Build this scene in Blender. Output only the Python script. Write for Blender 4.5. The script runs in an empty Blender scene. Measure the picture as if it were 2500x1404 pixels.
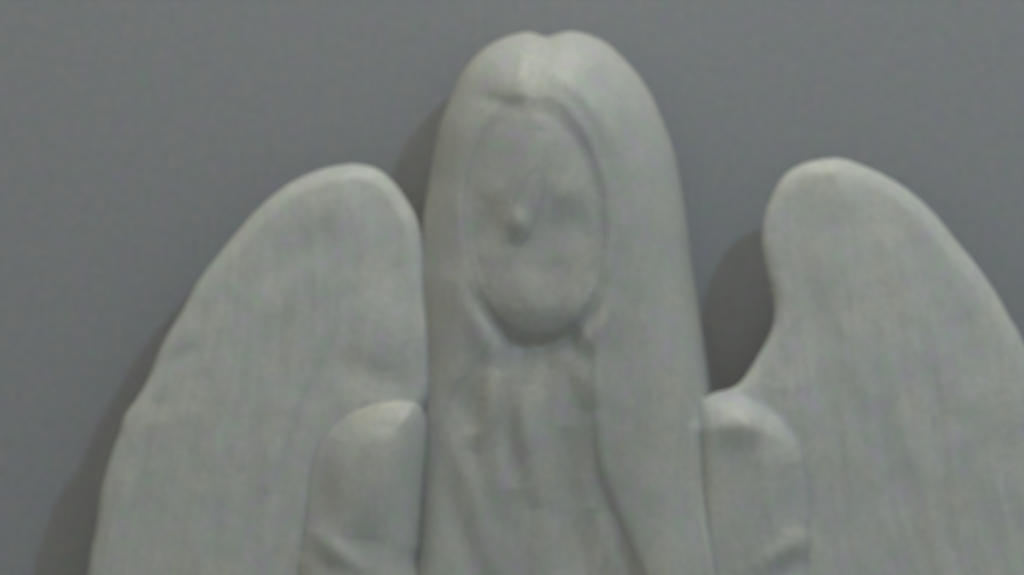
import bpy, math
import numpy as np
from mathutils import Vector, noise as mn

sc = bpy.context.scene
C = sc.collection
S = 0.00004            # metres per unit of the sculpting grid (the view is about 10 cm wide)
D = 0.45               # camera to the plane of the wings
H0 = 200.0             # height of that plane in front of the wall, grid units
Z0 = (3300 - 702) * S  # camera height above the shelf

# ---------------------------------------------------------------- camera
cam_d = bpy.data.cameras.new('camera'); cam = bpy.data.objects.new('camera', cam_d); C.objects.link(cam)
cam.location = (0, -(H0 * S + D), Z0); cam.rotation_euler = (math.radians(90), 0, 0)
cam_d.sensor_width = 36; cam_d.lens = 36 * D / 0.1
cam_d.clip_start = 0.01; cam_d.clip_end = 20
cam_d.dof.use_dof = True; cam_d.dof.focus_distance = D - 0.030; cam_d.dof.aperture_fstop = 16
sc.camera = cam

# ---------------------------------------------------------------- light
world = bpy.data.worlds.new('World'); sc.world = world; world.use_nodes = True
bg = world.node_tree.nodes['Background']
bg.inputs['Color'].default_value = (1.0, 0.972, 0.79, 1); bg.inputs['Strength'].default_value = 0.275

def area(name, loc, target, size, power, col):
    l = bpy.data.lights.new(name, 'AREA'); l.shape = 'DISK'; l.size = size; l.energy = power; l.color = col
    o = bpy.data.objects.new(name, l); C.objects.link(o); o.location = loc
    o.rotation_euler = (Vector(target) - Vector(loc)).to_track_quat('-Z', 'Y').to_euler()
    return o
T0 = Vector((0, 0, Z0))
KD = Vector((0.70, -1.10, 0.90)).normalized()
area('key_lamp', T0 + KD * 0.50, T0, 0.020, 0.385, (0.55, 0.77, 1.0))  # small cool key from the upper right, casts the shadows on the wall
area('ceiling_lamp', T0 + Vector((0.02, -0.085, 0.235)), T0 + Vector((0, -.02, 0)), 0.15, 0.262, (1.0, 0.98, 0.87))
sc.view_settings.view_transform = 'Standard'; sc.view_settings.look = 'None'
sc.view_settings.exposure = 0; sc.view_settings.gamma = 1

# ---------------------------------------------------------------- materials
def mat_base(name):
    m = bpy.data.materials.new(name); m.use_nodes = True
    return m, m.node_tree, m.node_tree.nodes['Principled BSDF']

def mottle(nt, base, scale, tints, fac, coord):
    """very soft cool / warm / green blotches multiplied over a base colour"""
    L = nt.links; prev = None
    for i, (t, sc_) in enumerate(tints):
        n = nt.nodes.new('ShaderNodeTexNoise'); n.inputs['Scale'].default_value = sc_ * scale
        n.inputs['Detail'].default_value = 2.5; n.inputs['Roughness'].default_value = 0.55
        mp = nt.nodes.new('ShaderNodeMapping'); mp.inputs['Location'].default_value = (i * 3.1, i * 1.7, i * 2.3)
        L.new(coord, mp.inputs['Vector']); L.new(mp.outputs[0], n.inputs['Vector'])
        r = nt.nodes.new('ShaderNodeMapRange'); r.inputs['From Min'].default_value = 0.42; r.inputs['From Max'].default_value = 0.66
        r.inputs['To Max'].default_value = fac
        L.new(n.outputs['Fac'], r.inputs['Value'])
        mx = nt.nodes.new('ShaderNodeMix'); mx.data_type = 'RGBA'
        L.new(r.outputs[0], mx.inputs['Factor'])
        if prev is None: mx.inputs[6].default_value = (*base, 1)
        else: L.new(prev, mx.inputs[6])
        mx.inputs[7].default_value = (*t, 1)
        prev = mx.outputs[2]
    return prev

def bump(nt, bsdf, coord, layers):
    prev = None
    for sc_, strength, dist in layers:
        n = nt.nodes.new('ShaderNodeTexNoise'); n.inputs['Scale'].default_value = sc_; n.inputs['Detail'].default_value = 4
        nt.links.new(coord, n.inputs['Vector'])
        b = nt.nodes.new('ShaderNodeBump'); b.inputs['Strength'].default_value = strength; b.inputs['Distance'].default_value = dist
        nt.links.new(n.outputs['Fac'], b.inputs['Height'])
        if prev: nt.links.new(prev, b.inputs['Normal'])
        prev = b.outputs[0]
    nt.links.new(prev, bsdf.inputs['Normal'])

def glaze(name, base, k=0.0011):
    m, nt, b = mat_base(name)
    tc = nt.nodes.new('ShaderNodeTexCoord').outputs['Object']
    r_, g_, bl = base
    col = mottle(nt, base, 1.0, [((r_ * 1.01, g_ * 0.90, bl * 1.12), 560), ((r_ * 0.87, g_ * 1.02, bl * 0.90), 640),
                                 ((r_ * 1.05, g_ * 1.03, bl * 0.95), 180), ((r_ * 0.90, g_ * 0.91, bl * 0.90), 1700)], 1.0, tc)
    nt.links.new(col, b.inputs['Base Color'])
    b.inputs['Roughness'].default_value = 0.40
    b.inputs['IOR'].default_value = 1.45
    b.inputs['Specular IOR Level'].default_value = 0.35
    b.inputs['Subsurface Weight'].default_value = 0.5
    b.inputs['Subsurface Radius'].default_value = (1.0, 0.88, 0.42); b.inputs['Subsurface Scale'].default_value = k
    bump(nt, b, tc, [(170, 0.10, 0.0012), (900, 0.05, 0.0003)])
    return m
M_glaze = glaze('milky_glaze', (0.562, 0.568, 0.552))
M_wing = glaze('milky_glaze_thin', (0.60, 0.61, 0.60), 0.0024)

mw, nt, b = mat_base('grey_paint')
tc = nt.nodes.new('ShaderNodeTexCoord').outputs['Object']
col = mottle(nt, (0.350, 0.375, 0.400), 1.0, [((0.315, 0.405, 0.365), 560), ((0.380, 0.350, 0.455), 480), ((0.40, 0.380, 0.385), 700), ((0.31, 0.33, 0.35), 1700)], 0.9, tc)
# sparse small specks in the paint
v = nt.nodes.new('ShaderNodeTexVoronoi'); v.inputs['Scale'].default_value = 700; nt.links.new(tc, v.inputs['Vector'])
r = nt.nodes.new('ShaderNodeMapRange'); r.inputs['From Min'].default_value = 0.07; r.inputs['From Max'].default_value = 0.16
r.inputs['To Min'].default_value = 0.35; r.inputs['To Max'].default_value = 0.0; nt.links.new(v.outputs['Distance'], r.inputs['Value'])
mx = nt.nodes.new('ShaderNodeMix'); mx.data_type = 'RGBA'; nt.links.new(r.outputs[0], mx.inputs['Factor'])
nt.links.new(col, mx.inputs[6]); mx.inputs[7].default_value = (0.26, 0.28, 0.28, 1)
nt.links.new(mx.outputs[2], b.inputs['Base Color'])
b.inputs['Roughness'].default_value = 0.75; b.inputs['Specular IOR Level'].default_value = 0.25
bump(nt, b, tc, [(420, 0.12, 0.0004)])

# ---------------------------------------------------------------- wall and shelf (one sweep)
def sweep():
    R = 0.03; prof = [(0.0, 0.9)]
    prof += [(0.0, 0.9 - i * 0.087) for i in range(1, 10)]
    for i in range(0, 13):
        a = math.radians(90 * i / 12); prof.append((-(R - R * math.cos(a)), R - R * math.sin(a)))
    prof += [(-0.1, 0.0), (-0.35, 0.0)]
    vs, fs = [], []
    xs = np.linspace(-0.9, 0.9, 13)
    for x in xs:
        for (y, z) in prof: vs.append((x, y, z))
    n = len(prof)
    for i in range(len(xs) - 1):
        for j in range(n - 1):
            a = i * n + j; fs.append((a, a + 1, a + n + 1, a + n))
    me = bpy.data.meshes.new('wall'); me.from_pydata(vs, [], fs); me.materials.append(mw)
    for p in me.polygons: p.use_smooth = True
    o = bpy.data.objects.new('wall', me); C.objects.link(o); o['kind'] = 'structure'
    o['label'] = 'plain matt grey wall behind the white figurine'
    return o
sweep()

# ---------------------------------------------------------------- sculpting helpers
def to_world(px, py, h):
    f = (D + (H0 - h) * S) / D
    return np.stack([(px - 1250) * S * f, -h * S, Z0 + (702 - py) * S * f], -1)

def curve(pts):
    """monotone-ish smooth x(y) through points (y, x)"""
    ys = np.array([p[0] for p in pts], float); xs = np.array([p[1] for p in pts], float)
    dy = np.diff(ys); s = np.diff(xs) / dy
    m = np.zeros_like(xs); m[0] = s[0]; m[-1] = s[-1]
    m[1:-1] = (s[:-1] * dy[1:] + s[1:] * dy[:-1]) / (dy[1:] + dy[:-1])
    def f(y):
        y = np.clip(y, ys[0], ys[-1]); i = np.clip(np.searchsorted(ys, y) - 1, 0, len(ys) - 2)
        t = (y - ys[i]) / dy[i]; h = dy[i]
        return ((2*t**3 - 3*t**2 + 1) * xs[i] + (t**3 - 2*t**2 + t) * h * m[i] + (-2*t**3 + 3*t**2) * xs[i+1] + (t**3 - t**2) * h * m[i+1])
    return f

def seg_dist(px, py, pts):
    """distance to a polyline and the 0..1 position along it"""
    pts = np.array(pts, float); L = np.hypot(*(np.diff(pts, axis=0).T)); cum = np.concatenate([[0], np.cumsum(L)])
    best = np.full(px.shape, 1e9); tt = np.zeros(px.shape)
    for i in range(len(pts) - 1):
        a, b_ = pts[i], pts[i + 1]; ab = b_ - a
        t = np.clip(((px - a[0]) * ab[0] + (py - a[1]) * ab[1]) / max(L[i]**2, 1e-9), 0, 1)
        d = np.hypot(px - a[0] - t * ab[0], py - a[1] - t * ab[1])
        k = d < best; best = np.where(k, d, best); tt = np.where(k, (cum[i] + t * L[i]) / cum[-1], tt)
    return best, tt

def smooth_line(pts, n=8):
    """Catmull-Rom resample of a stroke"""
    P = [np.array(p, float) for p in pts]; P = [2*P[0] - P[1]] + P + [2*P[-1] - P[-2]]; out = []
    for i in range(1, len(P) - 2):
        for k in range(n):
            t = k / n
            out.append(0.5 * (2*P[i] + (P[i+1] - P[i-1]) * t + (2*P[i-1] - 5*P[i] + 4*P[i+1] - P[i+2]) * t*t + (3*P[i] - P[i-1] - 3*P[i+1] + P[i+2]) * t**3))
    out.append(P[-2]); return out

def strokes(px, py, lst):
    h = np.zeros(px.shape)
    for pts, w, amp in lst:
        d, t = seg_dist(px, py, smooth_line(pts) if len(pts) > 2 else pts)
        taper = np.clip(np.sin(np.clip(t, 0.0, 1.0) * math.pi), 0, 1) ** 0.8
        h += amp * np.exp(-(d / w) ** 2) * taper
    return h

def sm(a, b_, x):
    t = np.clip((x - a) / (b_ - a), 0, 1); return t * t * (3 - 2 * t)

def lumps(px, py, scale, amp, seed, stretch=1.0):
    out = np.zeros(px.shape); f = out.ravel(); X = px.ravel() / scale; Y = py.ravel() / (scale * stretch)
    for i in range(f.size): f[i] = mn.noise(Vector((X[i], Y[i], seed)))
    return amp * f.reshape(px.shape)

def link(name, me, mat, parent):
    me.materials.append(mat)
    o = bpy.data.objects.new(name, me); C.objects.link(o); o.parent = parent
    return o

def build_mesh(name, vs, fs, normals=None):
    me = bpy.data.meshes.new(name); me.from_pydata(vs, [], fs)
    me.polygons.foreach_set('use_smooth', [True] * len(me.polygons)); me.update()
    if normals is not None: me.normals_split_custom_set_from_vertices(normals)
    return me

def mesh_from_grid(names, G, mat, parent, region=None):
    """G: (rows, cols, 3), columns wrap round the body, both ends capped. region(row, col) numbers the parts; the
    cuts between parts share their normals so that the cast surface runs through them unbroken."""
    r, c, _ = G.shape; vs = G.reshape(-1, 3)
    i = np.arange(r - 1)[:, None]; j = np.arange(c)[None, :]; j2 = (j + 1) % c
    q = np.stack([i*c + j, (i+1)*c + j, (i+1)*c + j2, i*c + j2], -1).reshape(-1, 4)
    caps = [tuple(range(c)), tuple(range(r*c - 1, (r-1)*c - 1, -1))]
    verts = [tuple(v_) for v_ in vs.tolist()]
    if region is None:
        return [link(names[0], build_mesh(names[0], verts, [tuple(f) for f in q.tolist()] + caps), mat, parent)]
    whole = build_mesh('whole', verts, [tuple(f) for f in q.tolist()] + caps)
    N = np.zeros(len(verts) * 3); whole.vertex_normals.foreach_get('vector', N); N = N.reshape(-1, 3)
    bpy.data.meshes.remove(whole); out = []
    for k, nm in enumerate(names):
        fk = q[region.ravel() == k]; used = np.unique(fk); back = -np.ones(len(verts), int)
        faces = [tuple(f) for f in fk.tolist()]
        if k == 0: faces.append(caps[0])
        if k == (2 if len(names) > 2 else 0): faces.append(caps[1])
        used = np.unique(np.concatenate([np.array(f) for f in faces])) if k in (0, 2) else used
        back[used] = np.arange(len(used))
        me = build_mesh(nm, [verts[u_] for u_ in used], [tuple(back[list(f)].tolist()) for f in faces], N[used].tolist())
        out.append(link(nm, me, mat, parent))
    return out

BODY_REF = [None]
def dense(pts):
    """resample an outline as a smooth curve in the plane, so that steep and flat stretches are equally round"""
    line = smooth_line([(x, y) for y, x in pts], 10); out = [(pts[0][0], pts[0][1])]
    for x, y in [(p[0], p[1]) for p in line[1:]]:
        if y > out[-1][0] + 0.15: out.append((y, x))
    return out

class Form:
    """a rounded solid with outline left(y)..right(y); its edge rolls over a radius R, its front stands T above the rim plane"""
    def __init__(s, left, right, y0, y1, hmid, T, R, Tb=60, front=None, slope=None, under=()):
        s.lf, s.rf, s.y0, s.y1, s.hmid, s.T, s.R, s.Tb, s.front, s.slope, s.under = curve(dense(left)), curve(dense(right)), y0, y1, hmid, T, R, Tb, front, slope, under
        yy = np.unique(np.concatenate([y0 + (y1 - y0) * np.linspace(0, 1, 170) ** 2.0, np.arange(940, 1110, 5) if y0 < 100 else []]))
        s.ol = list(zip(s.lf(yy), yy)); s.orr = list(zip(s.rf(yy), yy))
    def dist(s, X, Y):
        d1, _ = seg_dist(X, Y, s.ol); d2, _ = seg_dist(X, Y, s.orr); d3, _ = seg_dist(X, Y, [s.ol[0], s.orr[0]])
        return np.minimum(np.minimum(d1, d2), d3)
    def inside(s, X, Y): return (X > s.lf(Y)) & (X < s.rf(Y)) & (Y > s.y0)
    def heights(s, X, Y):
        R = s.R(X, Y) if callable(s.R) else s.R; T = s.T(X, Y) if callable(s.T) else s.T
        e = np.clip(s.dist(X, Y) / R, 0, 1); roll = np.sqrt(np.clip(1 - (1 - e) ** 2, 0, 1))
        hf = s.hmid + T * roll; hb = s.hmid - s.Tb * np.sqrt(np.clip(1 - (1 - np.clip(e * R / 60, 0, 1)) ** 2, 0, 1))
        if s.front is not None: hf = hf + s.front(X, Y) * np.clip(e * 1.3, 0, 1)
        if s.slope is not None: k_ = s.slope(X, Y); hf = hf + k_; hb = hb + k_
        for o, k in s.under:               # soft fillet where this form grows out of another one
            ho = np.where(o.inside(X, Y), o.heights(X, Y)[0], -500) - 2
            if len(s.under) and s.under[0][0] is o and s.y1 == 3300: ho = ho - 300 * (1 - sm(1600, 1700, X) * sm(940, 1050, Y))
            z = np.clip((ho - hf) / k, -30, 30)
            hf = np.where(e > 0.02, hf + k * np.log1p(np.exp(z)) * np.clip(e * 6, 0, 1), hf)
        return hf, hb
    def build(s, names, parent, rows=240, cols=100, ybend=None, tail=0, warp=None, region=None, mat=None):
        y0, y1 = s.y0, ybend or s.y1
        k = np.linspace(0, 1, rows); y = y0 + (y1 - y0) * (0.35 * k + 0.65 * (1 - np.cos(k * math.pi / 2))); y[0] = y0 + 0.02
        if tail: y = np.concatenate([y, np.linspace(y1, s.y1, tail + 1)[1:]])
        l, r_ = s.lf(y), s.rf(y); frac = 0.5 - 0.5 * np.cos(np.linspace(0, math.pi, cols))
        X = l[:, None] + (r_ - l)[:, None] * frac[None, :]; Y = np.repeat(y[:, None], cols, 1)
        hf, hb = s.heights(X, Y)
        reg = None
        if region is not None:
            xm = X[:-1, :-1] / 2 + X[1:, 1:] / 2; ym = Y[:-1, :-1] / 2 + Y[1:, 1:] / 2
            rf_ = region(xm, ym); rb_ = np.where(ym > 1500, 2 if len(names) > 2 else 0, 0)[:, ::-1]
            reg = np.concatenate([rf_, rb_], 1)
        if warp: Y = Y + warp(X, Y)
        F = to_world(X, Y, hf); B = to_world(X[:, ::-1], Y[:, ::-1], hb[:, ::-1])[:, 1:-1]
        objs = mesh_from_grid(names, np.concatenate([F, B], 1), mat or M_glaze, parent, reg)
        for o in objs: o.location = -Vector(angel.location)
        return objs

# ---------------------------------------------------------------- the angel
angel = bpy.data.objects.new('angel_figurine', None); C.objects.link(angel)
angel.location = (0, -150 * S, 0); angel.empty_display_size = 0.01
angel['label'] = 'milky white angel figurine with blank oval face and two rounded wings before grey wall'
angel['category'] = 'figurine'

def wslope(X, Y): return 0.05 * np.clip(Y - 400, 0, 600)
# wings -------------------------------------------------------------
LW_L = [(400, 862), (406, 815), (418, 772), (440, 722), (470, 676), (510, 630), (560, 585), (620, 535), (690, 482), (750, 450), (800, 420), (845, 395), (880, 380),
        (925, 362), (970, 336), (1018, 302), (1060, 290), (1120, 268), (1200, 246), (1290, 234), (1404, 214), (1700, 190), (2100, 260), (2500, 520), (2700, 760)]
LW_R = [(400, 864), (406, 902), (418, 930), (440, 956), (475, 984), (530, 1016), (600, 1034), (700, 1050), (820, 1064), (900, 1064), (970, 1054), (1100, 1000), (1404, 1000), (2100, 1000), (2700, 900)]
arm_edge = curve([(940, 1790), (965, 1828), (1000, 1884), (1050, 1930), (1100, 1956), (1150, 1968), (1300, 1974), (1404, 1968), (1800, 1930), (2700, 1800)])
def arm_form(X, Y):
    """the right shoulder and sleeve, cast in one with the wing"""
    h = 46 * np.sqrt(np.clip(sm(0, 1, (arm_edge(Y) + 6 - X) / 105), 0, 1)) * sm(945, 1045, Y - 20 * np.clip(((X - 1800) / 90), -1.5, 1.5) ** 2) ** 0.8 * sm(1620, 1750, X)
    h = h + strokes(X, Y, [
        ([(1745, 1030), (1800, 1030), (1860, 1046)], 50, 14),
        ([(1985, 1300), (1910, 1345), (1840, 1395)], 26, 8), ([(1966, 1352), (1925, 1385), (1880, 1420)], 30, -9),
        ([(1925, 1130), (1935, 1200), (1925, 1300)], 34, -6), ([(1865, 1100), (1870, 1180), (1865, 1300)], 28, 5)])
    return h * sm(930, 965, Y) - 70 * sm(1744, 1650, X) - 0.06 * np.clip(Y - 1040, 0, 900) * sm(30, -60, X - arm_edge(Y))
def wing_front(side):
    def f(X, Y):
        h = 0
        if side < 0:
            h = strokes(X, Y, [
                ([(640, 640), (590, 760), (520, 900), (470, 1060), (420, 1404)], 26, -7),
                ([(760, 660), (690, 820), (640, 1000), (600, 1200), (580, 1404)], 24, -6),
                ([(850, 700), (800, 860), (740, 1000), (690, 1180), (660, 1404)], 24, -6),
                ([(560, 650), (660, 550), (780, 490), (900, 480)], 60, 4),
                ([(600, 720), (720, 620), (840, 580)], 50, -6),
                ([(810, 895), (880, 905), (960, 945), (1020, 975)], 44, -9),
                ([(900, 700), (960, 800), (990, 890)], 80, 6),
                ([(530, 1020), (480, 1200), (440, 1404)], 30, 7),
                ([(690, 1020), (660, 1180), (640, 1404)], 22, 6),
                ([(365, 915), (430, 870), (500, 850)], 24, -4), ([(290, 1050), (360, 1000), (430, 990)], 24, -4)])
            h = h - 0.10 * (X - 640) * sm(700, 1300, Y) * 0 + 14 * sm(300, 950, X)
        else:
            h = strokes(X, Y, [
                ([(2070, 480), (2160, 540), (2230, 630), (2310, 770), (2380, 950)], 50, -5),
                ([(2100, 430), (2200, 500), (2300, 620), (2400, 790), (2480, 1000)], 36, 5),
                ([(2010, 700), (2000, 900), (2030, 1100), (2035, 1404)], 24, -3),
                ([(2110, 720), (2150, 900), (2180, 1150), (2190, 1404)], 22, -5),
                ([(2250, 860), (2300, 1050), (2330, 1404)], 22, -6),
                ([(2050, 560), (2080, 800), (2110, 1000)], 60, 8),
                ([(2230, 1000), (2260, 1200), (2270, 1404)], 30, 6)])
        if side > 0: h = h + arm_form(X, Y)
        low = (0.35 + 0.65 * sm(500, 1100, Y)) * (1 if side < 0 else 1 - 0.75 * sm(20, -30, X - arm_edge(Y)) * sm(930, 980, Y))          # barbs of the feathers, worn smooth towards the tip
        Xs = X + side * -0.00022 * (Y - 400) ** 2 * 0.6 + 14 * np.sin(Y / 170.0)
        return h + lumps(X, Y, 110, 4.0, 3.3 + side, 1.7) + lumps(X, Y, 42, 1.4, 8.3 + side, 1.5) + low * (lumps(Xs, Y, 34, 3.8 - 0.6 * side, 21.0 + side, 8) + lumps(Xs, Y, 16, 2.6, 27.0 + side, 9))
    return f
WL = Form(LW_L, LW_R, 400, 2700, 218, lambda X, Y: 30 + 16 * sm(20, 190, np.minimum(X - curve(LW_L)(Y), curve(LW_R)(Y) - X)), 40, 60, wing_front(-1), wslope)
w1 = WL.build(['wing'], angel, rows=330, cols=150, ybend=1500, tail=20, mat=M_wing)[0]
w1['label'] = 'wing on the left, its edge touching the hair'
RW_L = [(386, 2036), (391, 1995), (402, 1956), (420, 1925), (445, 1902), (480, 1884), (530, 1866), (590, 1859), (650, 1868), (720, 1886), (770, 1890), (815, 1880), (870, 1850), (915, 1822), (940, 1800), (952, 1776), (958, 1745), (968, 1716), (990, 1694), (1030, 1684), (1100, 1680), (1404, 1680), (2100, 1700), (2700, 1800)]
RW_R = [(386, 2040), (391, 2070), (402, 2100), (420, 2142), (445, 2188), (480, 2236), (530, 2288), (590, 2336), (650, 2386), (720, 2434), (770, 2462), (830, 2496), (950, 2545), (1100, 2590), (1404, 2640), (1800, 2640), (2300, 2400), (2700, 2000)]
WR = Form(RW_L, RW_R, 386, 2700, 218, lambda X, Y: 30 + 16 * sm(20, 190, np.minimum(X - curve(RW_L)(np.minimum(Y, 938)), curve(RW_R)(Y) - X)), 40, 60, wing_front(1), wslope)
w2, sleeve_right = WR.build(['wing', 'sleeve'], angel, rows=330, cols=190, ybend=1500, tail=20, mat=M_wing,
    region=lambda X, Y: np.where((X < arm_edge(Y)) & (Y > 962), 1, 0))
w2['label'] = 'wing on the right, open gap between it and the hair'

HR_L = [(74, 1334), (78, 1284), (91, 1234), (112, 1192), (141, 1158), (180, 1128), (240, 1100), (300, 1076), (370, 1060), (450, 1046), (520, 1034), (620, 1022), (700, 1012), (880, 1014), (1000, 1012), (1150, 1006), (1300, 1000), (1404, 990), (1700, 960), (2000, 930), (2700, 740), (3300, 640)]
HR_R = [(74, 1336), (77, 1400), (86, 1440), (105, 1480), (136, 1515), (180, 1556), (236, 1592), (300, 1620), (370, 1645), (450, 1662), (550, 1678), (650, 1690), (800, 1712), (900, 1726), (960, 1732), (1050, 1738), (1150, 1744), (1250, 1756), (1404, 1784), (1700, 1800), (2000, 1820), (2700, 1900), (3300, 2000)]
def face_q(X, Y):
    """<1 inside the opening of the hair round the face"""
    cx = 1306 + 12 * np.sin((Y - 530) / 290.0); a = 173 * (1 - 0.07 * sm(500, 250, Y)); bb = np.where(Y < 535, 295, 287)
    return (np.abs((X - cx) / a) ** 2.15 + np.abs((Y - 535) / bb) ** 2.15) ** (1 / 2.15)
open_l = curve([(780, 1210), (850, 1190), (920, 1130), (1000, 1085), (1100, 1062), (1250, 1040), (1404, 1024), (1700, 1010), (3300, 900)])
open_r = curve([(780, 1400), (850, 1440), (950, 1446), (1050, 1450), (1150, 1462), (1280, 1512), (1404, 1572), (1700, 1700), (3300, 2000)])
def body_front(X, Y):
    q = face_q(X, Y); low = sm(640, 790, Y)
    h = -(18 - 10 * low) * (1 - sm(0.87, 1.09, q))
    h = h - 17 * np.exp(-((q - 1.07) / 0.10) ** 2) * sm(640, 790, Y)            # the face lies a little behind the edge of the hair
    h = h + 11 * np.exp(-(((X - 1266) / 23) ** 2 + ((Y - 546) / 33) ** 2))                 # tip of the nose
    h = h + (15 + 9 * low) * np.clip(1 - q ** 4, 0, 1)                # and bulges, most at the chin
    ins = sm(-60, 80, X - open_l(Y)) * sm(-20, 40, open_r(Y) - X) * sm(740, 900, Y)
    h = h - (16 + 8 * sm(1200, 1440, X)) * ins
    h = h - 20 * np.exp(-((X - 1300) / 140) ** 2 - ((Y - 850) / 70) ** 2) * sm(0.98, 1.05, q)   # hollow of the throat
    h = h + strokes(X, Y, [
        ([(1335, 60), (1325, 110), (1308, 170), (1300, 235)], 20, -12),
        ([(1290, 140), (1240, 180), (1180, 200)], 46, 15),
        ([(1140, 232), (1210, 246), (1285, 262)], 20, -11),
        ([(1330, 175), (1400, 205), (1460, 270), (1505, 380)], 26, 14),
        ([(1370, 160), (1450, 190), (1530, 290), (1570, 420)], 24, -6),
        ([(1160, 280), (1118, 360), (1104, 450), (1108, 540)], 20, 10),
        ([(1080, 320), (1068, 420), (1062, 600), (1076, 800)], 18, -5),
        ([(1105, 640), (1125, 720), (1170, 810), (1198, 890), (1195, 1000), (1180, 1080)], 32, 10),
        ([(1490, 700), (1462, 770), (1420, 840), (1400, 900)], 40, 5), ([(1325, 846), (1375, 872), (1420, 920), (1436, 1000)], 28, 9),
        ([(1540, 560), (1560, 800), (1560, 1000), (1590, 1200)], 40, -5),
        # eyes, nose, mouth: hardly more than a hint
        ([(1310, 320), (1302, 400), (1284, 480), (1266, 548), (1264, 600)], 40, 10),
        ([(1264, 590), (1272, 680), (1285, 770)], 40, 5),
        ([(1160, 540), (1195, 552), (1228, 560)], 46, -8), ([(1335, 545), (1385, 552), (1440, 545)], 52, -7),
        ([(1160, 470), (1200, 462), (1240, 480)], 30, 4), ([(1340, 480), (1390, 470), (1440, 485)], 34, 4),
        # folds of the robe
        ([(1290, 940), (1290, 1080), (1310, 1240)], 34, 16),
        ([(1235, 920), (1240, 1060), (1262, 1190)], 28, -14),
        ([(1390, 1040), (1385, 1180), (1370, 1404)], 32, -13),
        ([(1060, 1000), (1100, 1090), (1150, 1200), (1190, 1404)], 28, 14),
        ([(1110, 930), (1135, 1000), (1150, 1060)], 36, -14),
        ([(1205, 900), (1190, 1010), (1150, 1100)], 24, 12),
        ([(1070, 1160), (1110, 1280), (1150, 1404)], 28, -11),
        ([(1446, 900), (1446, 1040), (1458, 1150), (1500, 1260), (1566, 1404)], 20, -10),
        ([(1440, 1240), (1428, 1320), (1418, 1430)], 20, -11),
        ([(1478, 1250), (1486, 1330), (1500, 1430)], 24, 8)])
    return h + lumps(X, Y, 80, 4.0, 5.5, 1.8) + lumps(X, Y, 34, 1.3, 2.5, 1.6) + lumps(X + 0.1 * Y, Y, 30, 5.0, 12.5, 9) * sm(0.95, 1.15, q)
def lean(X, Y):
    k = 1 - 0.75 * sm(1480, 1680, X) - 0.6 * sm(1180, 1040, X)
    return -0.08 * (np.clip(Y - 250, 0, 1400) + 60 * (np.exp(-np.clip(Y - 250, 0, 900) / 60) - 1)) * k
BODY = Form(HR_L, HR_R, 74, 3300, 200, 205, 300, 130, body_front, lean, [(WR, 36)])
BODY_REF[0] = BODY
def part_of(X, Y):
    r = np.where((X > open_l(Y)) & (X < open_r(Y)) & (Y > 790), 2, 0)
    r = np.where(Y > 1750, 2, r)
    r = np.where(face_q(X, Y) < 0.985, 1, r)
    nx, ny = X - 1288 + (Y - 500) * 0.28, Y - 505
    return np.where((nx / 34) ** 2 + (ny / 92) ** 2 < 1, 3, r)
hair, face, robe, nose = BODY.build(['hair', 'face', 'robe', 'nose'], angel, rows=520, cols=330, ybend=1450, tail=30, region=part_of,
    warp=lambda X, Y: 16 * np.exp(-((X - 1336) / 30) ** 2) * np.exp(-np.clip(Y - 74, 0, None) / 60))

# nose ------------------------------------------------------
def ellipsoid(name, parent, cx, cy, h, rx, ry, rh, tilt=0, nseg=40, nring=28):
    a = np.linspace(0.03, math.pi - 0.03, nring)[:, None]; b_ = -np.linspace(0, 2 * math.pi, nseg, endpoint=False)[None, :]
    ex = rx * np.sin(a) * np.cos(b_); eh = rh * np.sin(a) * np.sin(b_); ey = -ry * np.cos(a) + 0 * b_
    X = cx + ex * math.cos(tilt) - ey * math.sin(tilt); Y = cy + ex * math.sin(tilt) + ey * math.cos(tilt)
    return mesh_from_grid([name], to_world(X, Y, h + eh), M_glaze, parent)[0]
nose.parent = face; nose.location = (0, 0, 0)

# sleeves ------------------------------------------------------------
SL_L = [(962, 970), (968, 925), (980, 880), (1000, 838), (1030, 803), (1060, 778), (1100, 756), (1150, 742), (1200, 736), (1260, 730), (1330, 722), (1404, 712), (1600, 730), (2000, 900)]
SL_R = [(962, 974), (968, 1010), (980, 1030), (1005, 1044), (1030, 1050), (1060, 1052), (1100, 1050), (1150, 1044), (1200, 1038), (1260, 1032), (1330, 1026), (1404, 1022), (1600, 1080), (2000, 1250)]
def sleeve_l(X, Y):
    return strokes(X, Y, [
        ([(740, 1290), (820, 1345), (900, 1404)], 26, 10), ([(745, 1350), (830, 1420)], 26, -7),
        ([(808, 1070), (780, 1170), (770, 1300)], 34, -26),
        ([(930, 1040), (915, 1160), (905, 1320)], 70, 16)]) + lumps(X, Y, 70, 4, 44.0, 2)
Form(SL_L, SL_R, 962, 2000, 215, 136, 118, 60, sleeve_l, None, [(WL, 20)]).build(['sleeve'], angel, rows=240, cols=110)
# folded hands where the sleeves meet, below the picture
ellipsoid('hands', angel, 1325, 1960, 400, 190, 90, 90).location = -Vector(angel.location)
